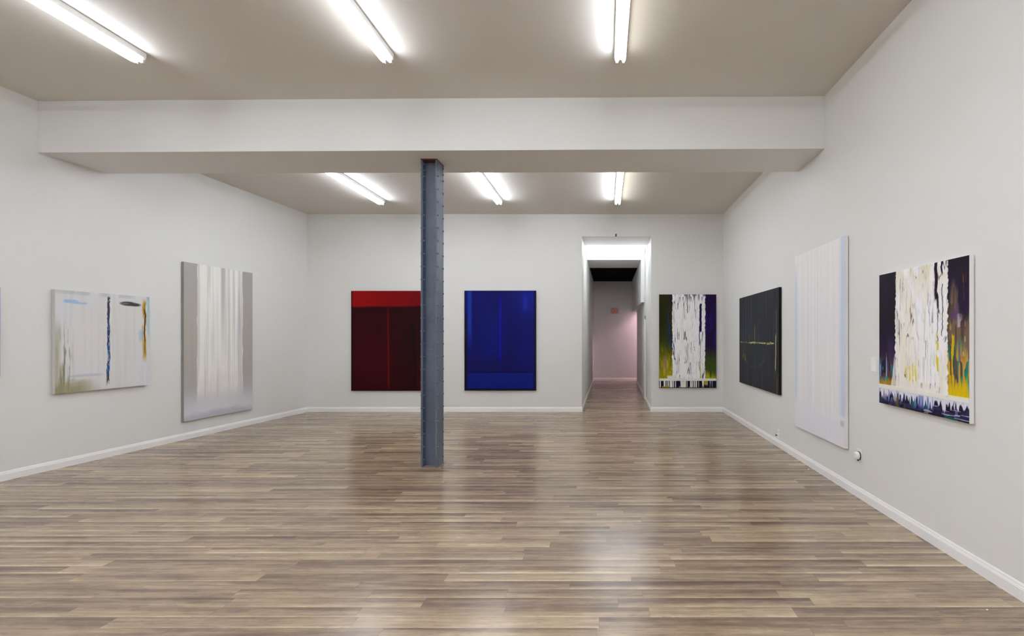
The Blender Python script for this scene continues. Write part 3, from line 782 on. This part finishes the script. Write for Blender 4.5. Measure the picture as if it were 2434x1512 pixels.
t = thing('cover_plate', 'blank white wall plate beside the far edge of the cascade painting', 'wall plate', (XR, Yw + .01, zof(867, Yw)), -math.pi / 2)
bm = B(); add_box(bm, -.038, .038, -.007, 0, -.062, .062); obj('plate', bm, M_plate, t, bevel=.002)
bm = B()
for s in (-1, 1):
    bm = B(); add_tube(bm, (0, -.0085, s * .042), (0, -.006, s * .042), .003, 10); obj('screw', bm, M_plate, t)
outlet('tiny white outlet low on the right corridor wall near the far end', cr(15.6), 15.6, zof(895, 15.6), -math.pi / 2)

# sensor over the opening
t = thing('motion_sensor', 'small black sensor on a white bracket over the corridor opening', 'sensor', (0.221, YB, zof(561, YB)))
bm = B(); add_box(bm, -.022, .022, -.012, 0, -.034, .012); obj('bracket', bm, M_plate, t, bevel=.002)
bm = B(); add_box(bm, -.014, .014, -.045, -.012, -.020, .034); obj('sensor_head', bm, M_dark, t, bevel=.003)

# exit sign
M_red = emissive('exit_letter_red', (1.0, 0.06, 0.05), 0.08, (160, 26, 30))
M_sign = simple('exit_sign_housing', (206, 190, 186), .5)
t = thing('exit_sign', 'small pale sign with red letters EXIT on the corridor end wall', 'sign', ((1460.8 - VX) * 16.7 / F, YE, zof(739, 16.7)))
bm = B(); add_box(bm, -.140, .140, -.045, 0, -.088, .088); obj('housing', bm, M_sign, t, bevel=.004)
bm = B()
def letter(bm, ch, x, wd, ht, s):
    y0, y1 = -.049, -.0455
    if ch == 'E':
        add_box(bm, x, x + s, y0, y1, -ht / 2, ht / 2)
        for z in (-ht / 2, -s / 2, ht / 2 - s): add_box(bm, x + s, x + wd, y0, y1, z, z + s)
    if ch == 'I': add_box(bm, x, x + s, y0, y1, -ht / 2, ht / 2)
    if ch == 'T':
        add_box(bm, x + wd / 2 - s / 2, x + wd / 2 + s / 2, y0, y1, -ht / 2, ht / 2 - s); add_box(bm, x, x + wd, y0, y1, ht / 2 - s, ht / 2)
    if ch == 'X':
        for sg in (1, -1):
            p = [(x if sg > 0 else x + wd - s, ht / 2), ((x + s) if sg > 0 else x + wd, ht / 2), ((x + wd) if sg > 0 else x + s, -ht / 2), ((x + wd - s) if sg > 0 else x, -ht / 2)]
            yy = (y0 if sg > 0 else y0 + .0004)
            f = [bm.verts.new((a, yy, b)) for a, b in p]; g = [bm.verts.new((a, y1, b)) for a, b in p]
            bm.faces.new(f); bm.faces.new(g[::-1])
            for i in range(4): bm.faces.new((f[i], g[i], g[(i + 1) % 4], f[(i + 1) % 4]))
x = -.092
for ch, wd in (('E', .042), ('X', .05), ('I', .018), ('T', .046)):
    letter(bm, ch, x, wd, .118, .016); x += wd + .010
obj('exit_letters', bm, M_red, t)
bm = B(); p = [(.104, .02), (.124, 0), (.104, -.02)]
f = [bm.verts.new((a, -.049, b)) for a, b in p]; g = [bm.verts.new((a, -.0455, b)) for a, b in p]
bm.faces.new(f); bm.faces.new(g[::-1])
for i in range(3): bm.faces.new((f[i], g[i], g[(i + 1) % 3], f[(i + 1) % 3]))
obj('arrow', bm, M_red, t)

# bracket at the top of the corridor end wall
t = thing('wall_bracket', 'small pale bracket high in the right corner of the dark corridor end', 'bracket', (0.86, YE, 3.36))
bm = B(); add_box(bm, -.05, .05, -.012, 0, -.03, .03); obj('mounting_plate', bm, M_plate, t)
bm = B(); add_tube(bm, (0, -.01, 0), (-.09, -.10, .03), .012, 10); add_tube(bm, (-.09, -.10, .03), (-.15, -.14, .01), .02, 10); obj('arm', bm, M_plate, t)

# scraps on the floor
def scrap(label, px, py, r):
    Y = H * F / (py - VY); X = (px - VX) * Y / F
    bm = B()
    import random; rn = random.Random(int(px))
    top = []; n = 7
    a = [bm.verts.new((math.cos(k / n * 6.283) * r * rn.uniform(.6, 1.1), math.sin(k / n * 6.283) * r * rn.uniform(.4, .8), 0.0)) for k in range(n)]
    b = [bm.verts.new((v.co.x * .8, v.co.y * .8, r * rn.uniform(.25, .5))) for v in a]
    bm.faces.new(a[::-1]); bm.faces.new(b)
    for k in range(n): bm.faces.new((a[k], a[(k + 1) % n], b[(k + 1) % n], b[k]))
    o = obj('paper_scrap', bm, M_plate); o.location = (X, Y, 0.0005); o['label'] = label; o['category'] = 'scrap'
scrap('tiny white scrap on the floor close to the right baseboard, farther one', 1922, 1116, .009)
scrap('tiny white scrap on the floor in the near right corner of view', 2346, 1450, .007)
